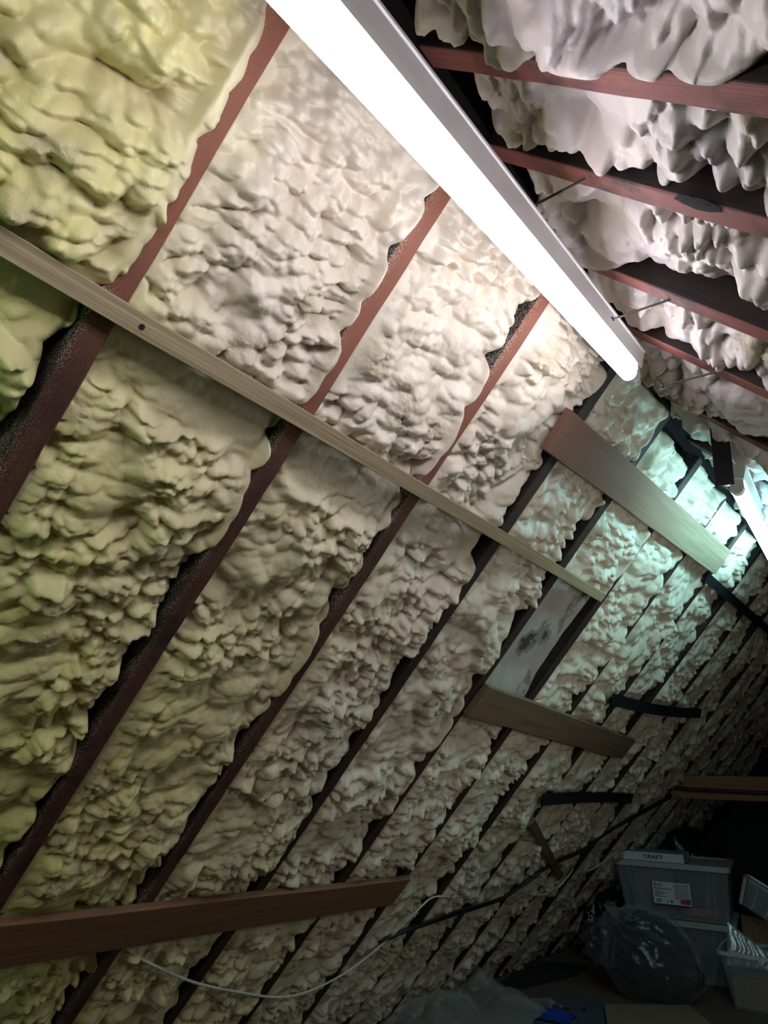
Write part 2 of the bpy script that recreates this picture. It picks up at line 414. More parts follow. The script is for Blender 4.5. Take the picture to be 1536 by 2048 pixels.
# ------------------------------------------------------------------ foam
def foam(mtx, ya, yb, sgn, s0, s1, ds, seed, cell=.055, amp=.020, base=-.012, over=.018, yellow=0., big=.022, left=True, profile=None, rmask=.8, sag=.30, scal=.07, cut=None, off=.008, mbias=0., endr=.05):
    ns = max(8, int((s1 - s0) / ds)); W = yb - ya; nc = max(10, int(W / ds))
    s = np.linspace(s0, s1, ns).astype(np.float32)
    o = seed * 13.7
    # scalloped far edge
    sc = lumps(s / scal + o, np.full_like(s, .5 + seed), seed, 1.0)
    sc2 = fbm(s * 4 + o, s * 0 + 3.1, 3, seed)
    gap = (sc - .5) * over * 1.5 + (sc2 - .5) * .06 - off
    yend = yb + np.clip(gap, -.045, .024)
    if cut is not None: yend = yend + cut(s)
    R = .022
    t = np.linspace(0, 1, nc).astype(np.float32)
    Sg = np.repeat(s[:, None], nc, 1)
    Y = ya + t[None] * (yend[:, None] - ya)
    wx = (fbm(Sg * 7 + o, Y * 7, 3, seed) - .5); wy = (fbm(Sg * 7 + 40 + o, Y * 7 + 11, 3, seed + 2) - .5)
    # spray passes: shelves that swell down the slope and then step back
    ph = Sg / .36 + (fbm(Sg * 1.6 + o, Y * 3.0 + o, 2, seed + 3) - .5) * 2.2 + o - Y * .55
    saw = ph - np.floor(ph)
    shelf = (saw ** .8) * (1 - sstep(.74, 1.0, saw))
    xs = Sg + wx * .055 + Y * .22; ys = Y + wy * .055
    big_n = fbm(Sg * 3.3 + o, Y * 3.8 + 5, 2, seed + 5) - .5
    L0 = lumps(xs / (cell * 1.65) + o, ys / (cell * 1.75) + o, seed + 6, 1.0) - .45
    L1 = lumps(xs / (cell * .62) + o * 1.3, ys / (cell * .80) + 2, seed + 1, 1.1) - .45
    L2 = lumps(xs / (cell * .30) + o * 1.7, ys / (cell * .36) + 4, seed + 4, 1.0) - .45
    m2 = sstep(.36, .6, fbm(Sg * 6 + o + 9, Y * 6, 2, seed + 7) + mbias)
    worm = 1 - np.abs(fbm(xs * 24 + o, ys * 13 + 5, 2, seed + 3) - .5) * 5
    lum = amp * 1.5 * L0 + amp * 1.35 * L1 * (.35 + .8 * m2) + amp * .50 * L2 * (.2 + m2) + amp * .10 * np.clip(worm, -.5, 1) * (.4 + .6 * m2)
    h = base + big * (shelf - .4) + big * 1.6 * big_n + lum
    rough = sstep(.56, .66, fbm(Sg * 5.5 + o + 70, Y * 5.5 + 30, 3, seed + 2)) * rmask * sstep(.2, .6, L0 + shelf * .3)
    fib = np.abs(fbm(Sg * 90 + o, Y * 90 + wx * 5, 3, seed) - .5) * 2
    h = h + rough * (.010 * (.35 - fib) + .004 * (fbm(Sg * 210 + o, Y * 210, 2, seed + 1) - .5))
    if profile is not None: h = profile(Sg, Y, h)
    # near edge tucks against the rafter
    e0 = sstep(0, .05, Y - ya)
    h = h * e0 + (1 - e0) * np.minimum(h, -.006)
    h = np.maximum(h, -.085)
    if left:
        for B in BOARDS.values():
            d, v = board_dist(Sg, Y, B)
            k = 1 - sstep(.004, .030, d)
            h = np.minimum(h, -.004) * k + h * (1 - k)
            if B is BOARDS['batten']:
                k2 = (1 - sstep(.085, .125, d + (fbm(Y * 9, Y * 0, 2, seed) - .5) * .05)) * (v > 0) * .85 * (yb < 1.6)
                h = h * (1 - k2) + (-.026 + .25 * (h - base) * .3) * k2
            else:
                h = h - (1 - sstep(.03, .10, d)) * (v > 0) * .012 * (h > -.02)
    # over the rafter it must lie on top
    ovr = sstep(-.012, .004, Y - yb)
    dd = np.clip((Y - (yend[:, None] - R)) / R, 0, 1)
    clear = np.zeros_like(h)
    if left:
        for B in BOARDS.values():
            d, v = board_dist(Sg, Y, B); clear = np.maximum(clear, 1 - sstep(.0, .02, d))
    h = h * (1 - ovr) + np.maximum(h, .016 * (1 - clear) - .006 * clear) * ovr
    h = h - R * (1 - np.sqrt(np.clip(1 - dd ** 2, 0, 1)))
    # round off at the ridge end
    e = np.clip((Sg - s0) / endr, 0, 1); h = h - endr * 1.2 * (1 - np.sqrt(np.clip(1 - (1 - e) ** 2, 0, 1)))
    sagm = (lum + big * shelf * .5) * sag
    X = Sg + np.clip(sagm, -.02, .035) * e
    # roll down the far edge
    nr = 5
    hx = []; yx = []
    for j in range(1, nr + 1):
        q = j / nr
        hx.append(h[:, -1] * (1 - q) + (-RD) * q); yx.append(np.minimum(Y[:, -1], yb) * (.0 + 1) - .012 * q if False else Y[:, -1] - (Y[:, -1] - np.minimum(Y[:, -1], yb - .002) + .012) * min(1, q * 1.6))
    X = np.concatenate([X, np.repeat(X[:, -1:], nr, 1)], 1)
    Yf = np.concatenate([Y, np.stack(yx, 1)], 1); H = np.concatenate([h, np.stack(hx, 1)], 1)
    # near edge goes down to the deck
    X = np.concatenate([X[:, :1], X], 1); Yf = np.concatenate([Yf[:, :1], Yf], 1); H = np.concatenate([np.full((ns, 1), -RD), H], 1)
    V = np.stack([X, Yf * sgn, H], -1).reshape(-1, 3)
    ob = mesh_np('foam_strip', V, grid_faces(ns, nc + nr + 1), FOAM, matrix=mtx)
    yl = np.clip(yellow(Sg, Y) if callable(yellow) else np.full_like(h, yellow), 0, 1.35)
    msk = np.zeros((ns, nc + nr + 1, 4), np.float32); msk[..., 3] = 1
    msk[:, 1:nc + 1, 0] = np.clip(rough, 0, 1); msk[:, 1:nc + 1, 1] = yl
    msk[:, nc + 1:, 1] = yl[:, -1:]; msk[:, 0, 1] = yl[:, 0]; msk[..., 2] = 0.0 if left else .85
    a = ob.data.color_attributes.new('foam_mask', 'FLOAT_COLOR', 'POINT'); a.data.foreach_set('color', msk.ravel())
    return ob

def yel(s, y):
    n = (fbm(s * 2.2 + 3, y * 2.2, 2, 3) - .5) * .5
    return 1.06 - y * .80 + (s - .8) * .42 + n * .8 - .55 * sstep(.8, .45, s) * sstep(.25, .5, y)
for i in range(len(LY) - 1):
    k = i - 2                                  # strip k lies between rafters k and k+1
    ya, yb = LY[i], LY[i + 1] - RW
    if k < 0: continue
    ds = .0030 if 0 <= k <= 2 else .0034 if k <= 3 else .0048 if k <= 6 else .0085 if k <= 10 else .014
    if k == -1: ds = .02
    cl = .052 if k > 0 else .060
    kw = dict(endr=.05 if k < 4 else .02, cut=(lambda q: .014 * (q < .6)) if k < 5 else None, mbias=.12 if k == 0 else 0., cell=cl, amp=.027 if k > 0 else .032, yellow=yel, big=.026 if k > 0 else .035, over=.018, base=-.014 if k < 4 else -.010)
    if k == 5:
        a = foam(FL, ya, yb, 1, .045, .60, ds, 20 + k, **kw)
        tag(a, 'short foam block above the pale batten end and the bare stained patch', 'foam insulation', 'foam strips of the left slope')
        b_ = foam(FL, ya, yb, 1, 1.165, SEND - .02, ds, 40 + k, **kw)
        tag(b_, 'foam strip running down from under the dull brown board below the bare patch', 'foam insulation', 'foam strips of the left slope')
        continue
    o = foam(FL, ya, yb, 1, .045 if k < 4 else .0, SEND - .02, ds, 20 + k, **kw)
    lab = {0: 'green-tinted foam strip at the left edge, left of the first speckled rafter',
           1: 'yellowish foam strip between the first and second rafters from the left',
           2: 'cream foam strip between the second and third rafters from the left',
           3: 'cream foam strip between the third and fourth rafters from the left',
           4: 'cream foam strip just left of the bare stained patch',
           6: 'foam strip just right of the bare stained patch'}.get(k)
    if lab is None:
        lab = (f'foam strip right of the {ORD[k-1]} rafter from the left, blue-green near the ridge' if k <= 12 else
               f'foam strip right of the {ORD[k-1]} rafter from the left, in the dim far end')
    tag(o, lab, 'foam insulation', 'foam strips of the left slope')
for i in range(2, 13):
    ya, yb = RY[i], RY[i + 1] - RW
    ds = .02 if i < 2 else .0038 if i <= 6 else .009 if i <= 9 else .018
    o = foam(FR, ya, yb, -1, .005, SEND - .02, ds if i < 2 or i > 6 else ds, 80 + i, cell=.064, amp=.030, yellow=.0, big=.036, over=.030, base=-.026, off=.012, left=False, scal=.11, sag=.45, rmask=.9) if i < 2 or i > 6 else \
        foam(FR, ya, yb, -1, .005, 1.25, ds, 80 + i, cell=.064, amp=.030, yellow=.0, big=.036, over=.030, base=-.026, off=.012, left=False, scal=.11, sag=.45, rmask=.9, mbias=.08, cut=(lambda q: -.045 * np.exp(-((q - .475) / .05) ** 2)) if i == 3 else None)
    lab = {2: 'large rounded lavender-grey foam lumps in the top right corner',
           3: 'foam strip between the two topmost red rafters at upper right',
           4: 'foam strip below the red rafter with the soot patch at upper right',
           5: 'foam strip between the third red rafter and the brown one level with the tube end',
           6: 'foam strip just right of the near tube end, on the right slope'}.get(i)
    if lab is None: lab = f'{ORD[i-2]} foam strip of the right slope from the top right corner, past the tube'
    tag(o, lab, 'foam insulation', 'foam strips of the right slope')
    if 2 <= i <= 6:                             # the lower part of the same strip, out of frame, coarser
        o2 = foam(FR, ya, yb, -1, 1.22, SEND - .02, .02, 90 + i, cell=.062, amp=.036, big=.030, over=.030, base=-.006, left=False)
        o2.name = 'lower_foam'; o2.parent = o; o2.matrix_parent_inverse = o.matrix_world.inverted()

# bare membrane patch
o = mesh_np('bare_membrane', np.stack([g.ravel() for g in (lambda s, y: (s, y, -.035 + .012 * (fbm(s * 6, y * 6, 3, 2) - .5) + .02 * sstep(.97, 1.1, s)))(*np.meshgrid(np.linspace(.58, 1.2, 90), np.linspace(LY[7] + .0005, LY[8] - RW - .0005, 50), indexing='ij'))], -1), grid_faces(90, 50), MEMB, matrix=FL)
tag(o, 'bare greyish-white patch of roof lining with dark stains between two dark rafters', 'roof lining')

# ------------------------------------------------------------------ the boards themselves
def board(name, key, mat, label, cat, zoff=0.0, cuts=10):
    B = BOARDS[key]; a = Vector((B['a'][0], B['a'][1], 0)); b = Vector((B['b'][0], B['b'][1], 0))
    d = (b - a); L = d.length; d.normalize(); n = Vector((0, 0, 1)); w = n.cross(d)
    m = Matrix((d, w, n)).transposed().to_4x4(); m.translation = (a + b) / 2 + n * (B['t'] / 2 + .001 + zoff)
    o = bevel_box(name, (L, B['w'], B['t']), mat, .0012, FL @ m, cuts=cuts, wob=.0012, seed=len(key) * 7)
    return tag(o, label, cat)
board('roof_batten', 'batten', BATTEN, 'long thin pale sawn batten running diagonally across the upper rafters', 'batten')
board('wooden_board', 'big', BOARD_P, 'wide board, red-brown turning pale, nailed over rafters near the ridge', 'board')
board('wooden_board', 'mid', BOARD_D, 'dull brown board below the bare stained patch, pale upper edge', 'board')
board('wooden_board', 'low', BOARD_B, 'smooth brown board across the rafters at lower left', 'board')

def strap(name, a, b, w, t, mat, label, cat, sag=0.0, tilt=0.0, zo=.002, n=16, tw=0):
    """thin flexible strip on the left slope between (s,y) points a and b"""
    V = []; A = Vector((a[0], a[1], 0)); Bv = Vector((b[0], b[1], 0)); d = (Bv - A).normalized(); wv = Vector((0, 0, 1)).cross(d)
    if wv.x < 0: wv = -wv
    for i in range(n + 1):
        q = i / n; p = A.lerp(Bv, q) + Vector((1, 0, 0)) * sag * math.sin(math.pi * q)
        ang = tilt + tw * q
        wd = wv * math.cos(ang) + Vector((0, 0, 1)) * math.sin(ang); nn = Vector((0, 0, 1)) * math.cos(ang) - wv * math.sin(ang)
        for sa, sb in ((0, 0), (1, 0), (1, 1), (0, 1)):
            V.append(p + wd * w * sa + nn * (t * sb + zo) )
    F = []
    for i in range(n):
        for k in range(4): F.append((i * 4 + k, i * 4 + (k + 1) % 4, i * 4 + 4 + (k + 1) % 4, i * 4 + 4 + k))
    F += [(3, 2, 1, 0), (n * 4, n * 4 + 1, n * 4 + 2, n * 4 + 3)]
    o = mesh_py(name, V, F, mat, matrix=FL)
    return tag(o, label, cat)
strap('black_strip', (.965, 3.02), (.895, 4.42), .055, .006, BLACKP, 'short black strip across rafters, right of the dull brown board', 'strip', sag=.02, tilt=.5)
strap('black_strip', (1.545, 3.07), (1.56, 4.34), .055, .006, BLACKP, 'long black strip across rafters, lower, above the diagonal stick', 'strip', sag=-.015, tilt=.4)
strap('black_strip', (.275, 3.10), (.235, 5.2), .045, .008, BLACKP, 'black strip near the ridge just below the far end of the pale board', 'strip', sag=.0, tilt=.2, zo=.004)

# diagonal stick
def stick(name, a, b, w, t, mat, label, cat):
    A = Vector((a[0], a[1], .004 + t / 2)); Bv = Vector((b[0], b[1], .004 + t / 2)); d = (Bv - A); L = d.length; d.normalize(); n = Vector((0, 0, 1)); n = (n - d * n.dot(d)).normalized(); wv = n.cross(d)
    m = Matrix((d, wv, n)).transposed().to_4x4(); m.translation = (A + Bv) / 2
    return tag(bevel_box(name, (L, w, t), mat, .001, FL @ m, cuts=6, wob=.001), label, cat)
stick('wooden_stick', (1.70, 3.10), (2.17, 4.09), .045, .02, BOARD_D, 'short brown stick lying slantwise over the foam, lower centre right', 'stick')

# ------------------------------------------------------------------ fluorescent lights
def tube_light(T, label, body_col, blanked=False):
    a = Vector(T['a']); b = Vector(T['b']); d = (b - a); L = d.length; d.normalize()
    side = d.cross(Vector((0, 0, 1))).normalized(); up = side.cross(d).normalized()
    m = Matrix((d, side, up)).transposed().to_4x4() @ Matrix.Rotation(math.radians(T['roll']), 4, 'X'); m.translation = a
    root = empty('fluorescent_light'); root.matrix_world = m
    tag(root, label, 'light fitting', 'fluorescent battens under the ridge')
    TUBE_M = emit('lit_tube', T['col'], T['e'])
    # channel body: trapezoid section, lip returns
    def prism(sec, x0, x1, name, mat, bev=None):
        V = [(x, y, z) for x in (x0, x1) for y, z in sec]; n = len(sec)
        F = [(k, (k + 1) % n, n + (k + 1) % n, n + k) for k in range(n)] + [tuple(range(n))[::-1], tuple(range(n, 2 * n))]
        o = mesh_py(name, V, F, mat, parent=root); return o
    by = .0
    sec = [(by - .023, .066), (by - .023, .062), (by - .020, .061), (by - .017, .026), (by + .017, .026), (by + .020, .061), (by + .023, .062), (by + .023, .066)]
    prism(sec, -.02, L + .02, 'channel_body', WHITE)
    prism([(y * 1.03, z + (-.001 if z < .06 else .001)) for y, z in sec], L + .018, L + .026, 'end_cap', WHITE)
    prism([(y * 1.03, z + (-.001 if z < .06 else .001)) for y, z in sec], -.026, -.018, 'end_cap', WHITE)
    for x0, x1 in ((L - .004, L + .016), (-.016, .004)):
        sec2 = [(.019 * math.cos(c), .019 * math.sin(c)) for c in [math.pi + math.pi * i / 8 for i in range(9)]] + [(.014, .028), (-.014, .028)]
        prism(sec2, x0, x1, 'lamp_holder', WHITE)
    V, F = tube_np([(0.02, 0, 0), (L - .02, 0, 0)], .019, 20)
    o = mesh_py('lamp_tube', V, F, TUBE_M, smooth=True, parent=root)
    for xa, xb in ((.0, .02), (L - .02, L)):
        V, F = tube_np([(xa, 0, 0), (xb, 0, 0)], .0192, 20); e = mesh_py('tube_cap', V, F, WHITE, smooth=True, parent=root)
    return root
tube_light(TUBE1, 'long lit fluorescent batten light with white channel hanging under the near ridge', (1, 1, 1))
tube_light(TUBE2, 'second fluorescent batten light farther along at the right edge, glowing cyan', (1, 1, 1))
# black card hanging at the end of the far fitting
cm = Matrix.Translation((-.256, 1.87, FLOOR + .868)) @ Matrix.Rotation(math.radians(12), 4, 'Z') @ Matrix.Rotation(math.radians(4), 4, 'Y')
tag(bevel_box('black_card', (.048, .004, .19), BLACKP, .0008, cm), 'black rectangular flap hanging from the ridge beside the second tube', 'flap')

# ------------------------------------------------------------------ nails on the right slope rafters
def nail(s, y, label, tip=(-.11, .06)):
    p = FR @ Vector((s, -y, 0)); q = FR @ Vector((s - .085, -(y + .01), .075))
    d = (q - p).normalized()
    V, F = tube_np([p - d * .01, q], .0022, 8)
    V2, F2 = tube_np([q - d * .0005, q + d * .0018], .0052, 12)
    n = len(V); V = V + V2; F = F + [tuple(i + n for i in f) for f in F2]
    return tag(mesh_py('nail', V, F, STEEL), label, 'nail', 'nails sticking out of the right rafters')
nail(.245, .79, 'dark nail sticking out of the red rafter with the soot patch')
nail(.300, 1.112, 'dark nail sticking out of the third red rafter at upper right')
nail(.325, 1.39, 'small nail sticking out of the brown rafter right of the tube end')

V, F = tube_np([(.614, .392, .018), (.614, .392, .0245)], .0045, 12)
tag(mesh_py('nail', V, F, STEEL, matrix=FL), 'dark nail head in the pale batten over the leftmost speckled rafter', 'nail')
# soot patch (tar) on the second red rafter
rr = np.random.default_rng(3); th = np.linspace(0, 2 * np.pi, 26, endpoint=False)
V = [(.47 + .035 * math.cos(a) * (1 + .25 * rr.random()), -(.772 + .011 * math.sin(a) * (1 + .4 * rr.random())), .0015) for a in th] + [(.47, -.772, .004)]
tag(mesh_py('tar_patch', V, [(i, (i + 1) % 26, 26) for i in range(26)], plain('glittering_tar', (.006, .006, .008), .8, spec=.2, bumpy=1, scale=60), smooth=True, matrix=FR), 'small rough black tar patch on the second red rafter at upper right', 'tar')

# ------------------------------------------------------------------ cables on the left slope
def slope_pt(s, y, o=.02): return FL @ Vector((s, y, o))
def cable(pts, r, mat, label, name='cable', group=None):
    V, F = tube_np(smooth_path([slope_pt(*p) for p in pts], 8), r, 8)
    return tag(mesh_py(name, V, F, mat, smooth=True), label, 'cable', group)
cable([(2.06, 1.18, -.01), (2.098, 1.254, .015), (2.24, 1.50, .02), (2.362, 1.765, .02), (2.45, 1.98, .02), (2.485, 2.14, .02), (2.465, 2.30, .02), (2.402, 2.425, .02), (2.28, 2.53, .02), (2.153, 2.595, .02), (2.11, 2.68, .008), (2.13, 2.83, .008), (2.15, 3.0, .01)], .0042, CABLE_W, 'white cable hanging in a wide loop below the lower left brown board')
cable([(2.33, 2.50, .01), (2.275, 2.583, .02), (2.25, 2.95, .02), (2.225, 3.391, .02), (2.16, 3.55, .02), (2.037, 3.763, .02), (1.97, 4.1, .02), (1.83, 4.35, .02), (1.70, 4.75, .02), (1.557, 5.205, .02), (1.545, 5.4, .02)], .010, CABLE_B, 'thick black cable running diagonally along the lower left slope to the far timber')
cable([(2.31, 2.49, .012), (2.262, 2.583, .03), (2.225, 2.95, .024), (2.205, 3.391, .028), (2.13, 3.58, .03), (2.015, 3.80, .02), (1.95, 4.1, .02), (1.80, 4.38, .02), (1.67, 4.75, .02), (1.535, 5.205, .02)], .005, CABLE_B, 'thin black cable running beside the thick one along the lower slope')
cable([(2.27, 3.80, .0), (2.277, 3.917, .02), (2.285, 4.05, .02), (2.239, 4.178, .02), (2.14, 4.22, .015), (2.10, 4.20, .0)], .005, CABLE_W, 'short white cable end curling below the slanting stick')
cable([(2.19, 4.40, .0), (2.17, 4.60, .015), (2.06, 4.85, .01), (2.0, 4.95, -.01)], .005, CABLE_W, 'short pale cable bit right of the slanting stick')

# ------------------------------------------------------------------ far timber across the attic
ty = 5.15
m = Matrix.Translation((-.45, ty, FLOOR - .030))
tag(bevel_box('ceiling_tie', (1.95, .045, .150), TIMBER, .002, m, cuts=8, wob=.002), 'orange-brown horizontal timber crossing the dark far end at right', 'timber')
V, F = tube_np(smooth_path([(-1.42, ty - .03, FLOOR - .03), (-1.3, ty - .04, FLOOR - .045), (-1.0, ty - .04, FLOOR - .05), (-.6, ty - .04, FLOOR - .055), (0, ty - .04, FLOOR - .05)], 8), .013, 8)
tag(mesh_py('cable', V, F, CABLE_B, smooth=True), 'black cable lying along the horizontal timber at the far end', 'cable')
V, F = tube_np([(-.765, ty - .028, FLOOR - .035), (-.735, ty - .036, FLOOR - .038), (-.72, ty - .03, FLOOR - .05)], [.012, .018, .01], 8)
tag(mesh_py('white_scrap', V, F, plain('white_scrap', (.6, .6, .58), .7), smooth=True), 'small white scrap stuck on the far horizontal timber', 'scrap')

# ------------------------------------------------------------------ clear plastic materials
def film(name, col, opac, rough=.25, edge=.6, bumpy=.5, scale=30):
    m = bpy.data.materials.new(name); m.use_nodes = True; nt = m.node_tree
    b = nt.nodes['Principled BSDF']; out = nt.nodes['Material Output']
    b.inputs['Base Color'].default_value = (*col, 1); b.inputs['Roughness'].default_value = rough
    v, _ = coords(nt); n = noise(nt, v, scale, 4, .6); bump(nt, b, n, bumpy, .01)
    tr = nt.nodes.new('ShaderNodeBsdfTransparent'); mx = nt.nodes.new('ShaderNodeMixShader')
    lw = node(nt, 'ShaderNodeLayerWeight', Blend=.45)
    f = math_(nt, 'ADD', math_(nt, 'MULTIPLY', lw.outputs['Facing'], edge), opac)
    f = math_(nt, 'MINIMUM', f, 1.0)
    nt.links.new(f, mx.inputs[0]); nt.links.new(tr.outputs[0], mx.inputs[1]); nt.links.new(b.outputs[0], mx.inputs[2])
    nt.links.new(mx.outputs[0], out.inputs[0]); return m
FILM = film('clear_bag_film', (.55, .55, .62), .045, .10, .25)
SHEET = film('clear_sheet_film', (.45, .46, .45), .22, .22, .4, .5, 14)
TUB = film('frosted_tub_plastic', (.50, .54, .62), .28, .4, .35, .05, 5)
TUBR = film('tub_rim_plastic', (.50, .52, .55), .85, .35, .2, .05, 5)
CRATE = film('clear_crate_plastic', (.42, .47, .50), .22, .3, .5, .05, 5)
BLACKBAG = plain('black_bag_film', (.008, .016, .020), .24, spec=.8, bumpy=.9, scale=12)
BLUE = plain('blue_bag_film', (.01, .06, .42), .3, bumpy=.6, scale=20)
FOIL = plain('silver_pouch', (.62, .66, .70), .3, metal=.6, bumpy=.9, scale=16)
CARD = plain('brown_cardboard', (.26, .17, .11), .85)
CARDW = plain('white_card', (.60, .62, .68), .6, var=.05)
CARDG = plain('grey_card', (.33, .36, .40), .6, var=.1)
INK = plain('black_ink', (.01, .01, .012), .6)
RED = plain('red_ink', (.30, .01, .015), .5); NAVY = plain('navy_ink', (.03, .05, .2), .5)
PINK = plain('red_cloth', (.42, .09, .08), .8); CLOTH = plain('dark_cloth', (.06, .08, .10), .9); CLOTH2 = plain('purple_grey_cloth', (.16, .14, .19), .9)
GREY = plain('blue_grey_sheet', (.085, .10, .13), .7, var=.2); NIGHT = plain('black_felt', (.02, .022, .028), .8)
PLY = wood_material('offcut_ply', (.34, .27, .18), (.20, .15, .10), scale=(3, 40, 40))

def uvblob(name, c, rad, fn, mat, parent=None, n=150, m=100, loc=None):
    """closed blob; fn(direction array) -> radius factor; z clamped at the bottom"""
    th = np.linspace(0, np.pi, m); ph = np.linspace(0, 2 * np.pi, n)
    T, P = np.meshgrid(th, ph, indexing='ij')
    D = np.stack([np.sin(T) * np.cos(P), np.sin(T) * np.sin(P), np.cos(T)], -1)
    f = fn(T, P, D)[..., None]
    V = D * f * np.array(rad)
    V[..., 2] = np.maximum(V[..., 2], -rad[2] * .82)
    V = V.reshape(-1, 3) + np.array(c)
    return mesh_np(name, V, grid_faces(m, n), mat, parent=parent)

# ------------------------------------------------------------------ storage tubs
def rrect(hx, hy, r, z, n=5):
    out = []
    for cx, cy, a0 in ((hx - r, hy - r, 0), (-hx + r, hy - r, 90), (-hx + r, -hy + r, 180), (hx - r, -hy + r, 270)):
        for i in range(n + 1):
            a = math.radians(a0 + 90 * i / n); out.append((cx + r * math.cos(a), cy + r * math.sin(a), z))
    return out
def loft(name, rings, mat, parent, close_bottom=True, close_top=False):
    n = len(rings[0]); V = [p for rg in rings for p in rg]; F = []
    for i in range(len(rings) - 1):
        for k in range(n): F.append((i * n + k, i * n + (k + 1) % n, (i + 1) * n + (k + 1) % n, (i + 1) * n + k))
    if close_bottom: F.append(tuple(range(n))[::-1])
    if close_top: F.append(tuple((len(rings) - 1) * n + k for k in range(n)))
    return mesh_py(name, V, F, mat, smooth=False, parent=parent)
def tub(loc, rz, w, d, h, label, lid=True, taper=.05, mat=None):
    root = empty('storage_tub', loc, rz); tag(root, label, 'storage box', 'clear plastic tubs at the far end')
    mat = mat or TUB
    r0 = rrect(w / 2 - taper, d / 2 - taper, .03, .004); r1 = rrect(w / 2 - .014, d / 2 - .014, .035, h - .03)
    i1 = rrect(w / 2 - .018, d / 2 - .018, .033, h - .03); i0 = rrect(w / 2 - taper - .004, d / 2 - taper - .004, .028, .008)
    loft('tub_body', [r0, r1], mat, root)
    loft('rim', [rrect(w / 2 - .012, d / 2 - .012, .035, h - .034), rrect(w / 2, d / 2, .04, h - .032), rrect(w / 2, d / 2, .04, h - .012), rrect(w / 2 - .016, d / 2 - .016, .035, h - .012)], TUBR, root, False)
    for sx in (-1, 1):                                   # moulded ribs down the corners
        for px in (.62, .74):
            V = []
            for z, q in ((.02, 0), (h - .04, 1)):
                xx = sx * px * (w / 2 - taper * (1 - q)); yy = -(d / 2 - taper * (1 - q) - .014 * q) - .0
                V += [(xx - .006, yy, z), (xx, yy - .006, z), (xx + .006, yy, z)]
            mesh_py('rib', V, [(0, 1, 4, 3), (1, 2, 5, 4)], mat, parent=root)
    if lid:
        loft('lid', [rrect(w / 2 + .004, d / 2 + .004, .042, h - .014), rrect(w / 2 + .004, d / 2 + .004, .042, h), rrect(w / 2 - .03, d / 2 - .03, .03, h), rrect(w / 2 - .045, d / 2 - .045, .03, h - .010)], TUBR, root, False, True)
    return root
def local(root_loc, rz, p):
    c, s_ = math.cos(rz), math.sin(rz); return (root_loc[0] + c * p[0] - s_ * p[1], root_loc[1] + s_ * p[0] + c * p[1], root_loc[2] + p[2])
RZ = math.radians(9)
B1 = (-1.54, 5.42, .0); B2 = (-1.54, 5.42, .352)
tub(B1, RZ, .70, .60, .350, 'lower frosted tub on the floor behind the knotted bag, carrying the labelled tub')
top = tub(B2, RZ, .74, .64, .335, 'upper frosted tub with a white product label and a small box on its lid')
# what shows through the upper tub
def inbox(name, p, size, mat, label, cat):
    m = Matrix.Translation(local(B2, RZ, p)) @ Matrix.Rotation(RZ, 4, 'Z')
    return tag(bevel_box(name, size, mat, .012, m), label, cat)
inbox('folded_cloth', (-.13, -.03, .155), (.27, .36, .27), CLOTH2, 'purple-grey folded cloth seen through the upper tub on its left', 'cloth')
inbox('folded_cloth', (.14, -.03, .175), (.22, .36, .20), CLOTH, 'dark blue-grey folded cloth seen through the upper tub on its right', 'cloth')
inbox('folded_cloth', (.15, -.06, .045), (.24, .34, .05), PINK, 'red cloth at the bottom right inside the upper tub', 'cloth')
# label on the tub
def text(body, size, mat, parent, loc, name, sx=1.0):
    cu = bpy.data.curves.new(name, 'FONT'); cu.body = body; cu.size = size; cu.extrude = .0003; cu.offset = size * .022; cu.resolution_u = 2
    t = bpy.data.objects.new(name, cu); COL.objects.link(t)
    bpy.context.view_layer.update()
    me = bpy.data.meshes.new_from_object(t); bpy.data.objects.remove(t)
    me.materials.clear(); me.materials.append(mat)
    o = bpy.data.objects.new(name, me); COL.objects.link(o); o.parent = parent; o.location = loc; o.scale = (sx, 1, 1); return o
sl = empty('label_sheet'); sl.parent = top
sl.location = (-.005, -.3135, .155); sl.rotation_euler = (math.radians(83), 0, 0)
o = bevel_box('paper', (.235, .130, .0008), CARDW, 0, parent=sl)
sl.name = 'product_label'
def lab(nm, mat, x, y, w, h, z=.0008):
    q = bevel_box(nm, (w, h, .0004), mat, 0, parent=sl); q.location = (x, y, z); return q
for x, y, w, h in ((0, .0655, .237, .002), (0, -.0655, .237, .002), (-.118, 0, .002, .13), (.118, 0, .002, .13)): lab('label_border', NAVY, x, y, w, h)
lab('label_picture', CARDG, .062, .012, .09, .09); lab('label_patch', RED, .075, -.045, .05, .026, .0014); lab('label_patch', NAVY, .102, -.042, .022, .03, .0018)
text('Ba\u00fal', .026, RED, sl, (-.108, .040, .0012), 'label_text', 1.15)
text('MultiFunci\u00f3n', .019, RED, sl, (-.108, .019, .0012), 'label_text', 1.1)
for i, (y, w) in enumerate(((.010, .05), (.001, .085), (-.007, .06), (-.015, .03), (-.022, .075))): lab('label_line', INK, -.108 + w / 2, y, w, .003)
for i in range(9): lab('bar_code', INK, -.098 + i * .0035, -.046, .0015 + .001 * (i % 2), .022)
q = lab('label_emblem', NAVY, -.004, -.047, .014, .014); q.rotation_euler = (0, 0, math.radians(45))
lab('label_emblem', INK, -.03, -.05, .008, .008)

# small white box on the lid
cx = local(B2, RZ, (-.095, -.17, .3365))
cb = empty('white_box', cx, RZ - math.radians(3)); tag(cb, 'small flat white box lettered CRAFT lying on the upper tub lid', 'box')
c0 = bevel_box('carton', (.40, .26, .055), CARDG, .001, parent=cb); c0.location = (0, 0, .028)
c1 = bevel_box('front_face', (.398, .0012, .053), CARDW, 0, parent=cb); c1.location = (0, -.1308, .028)
t = text('CRAFT', .034, INK, cb, (-.060, -.1318, .018), 'lettering', 1.25); t.rotation_euler = (math.pi / 2, 0, 0)

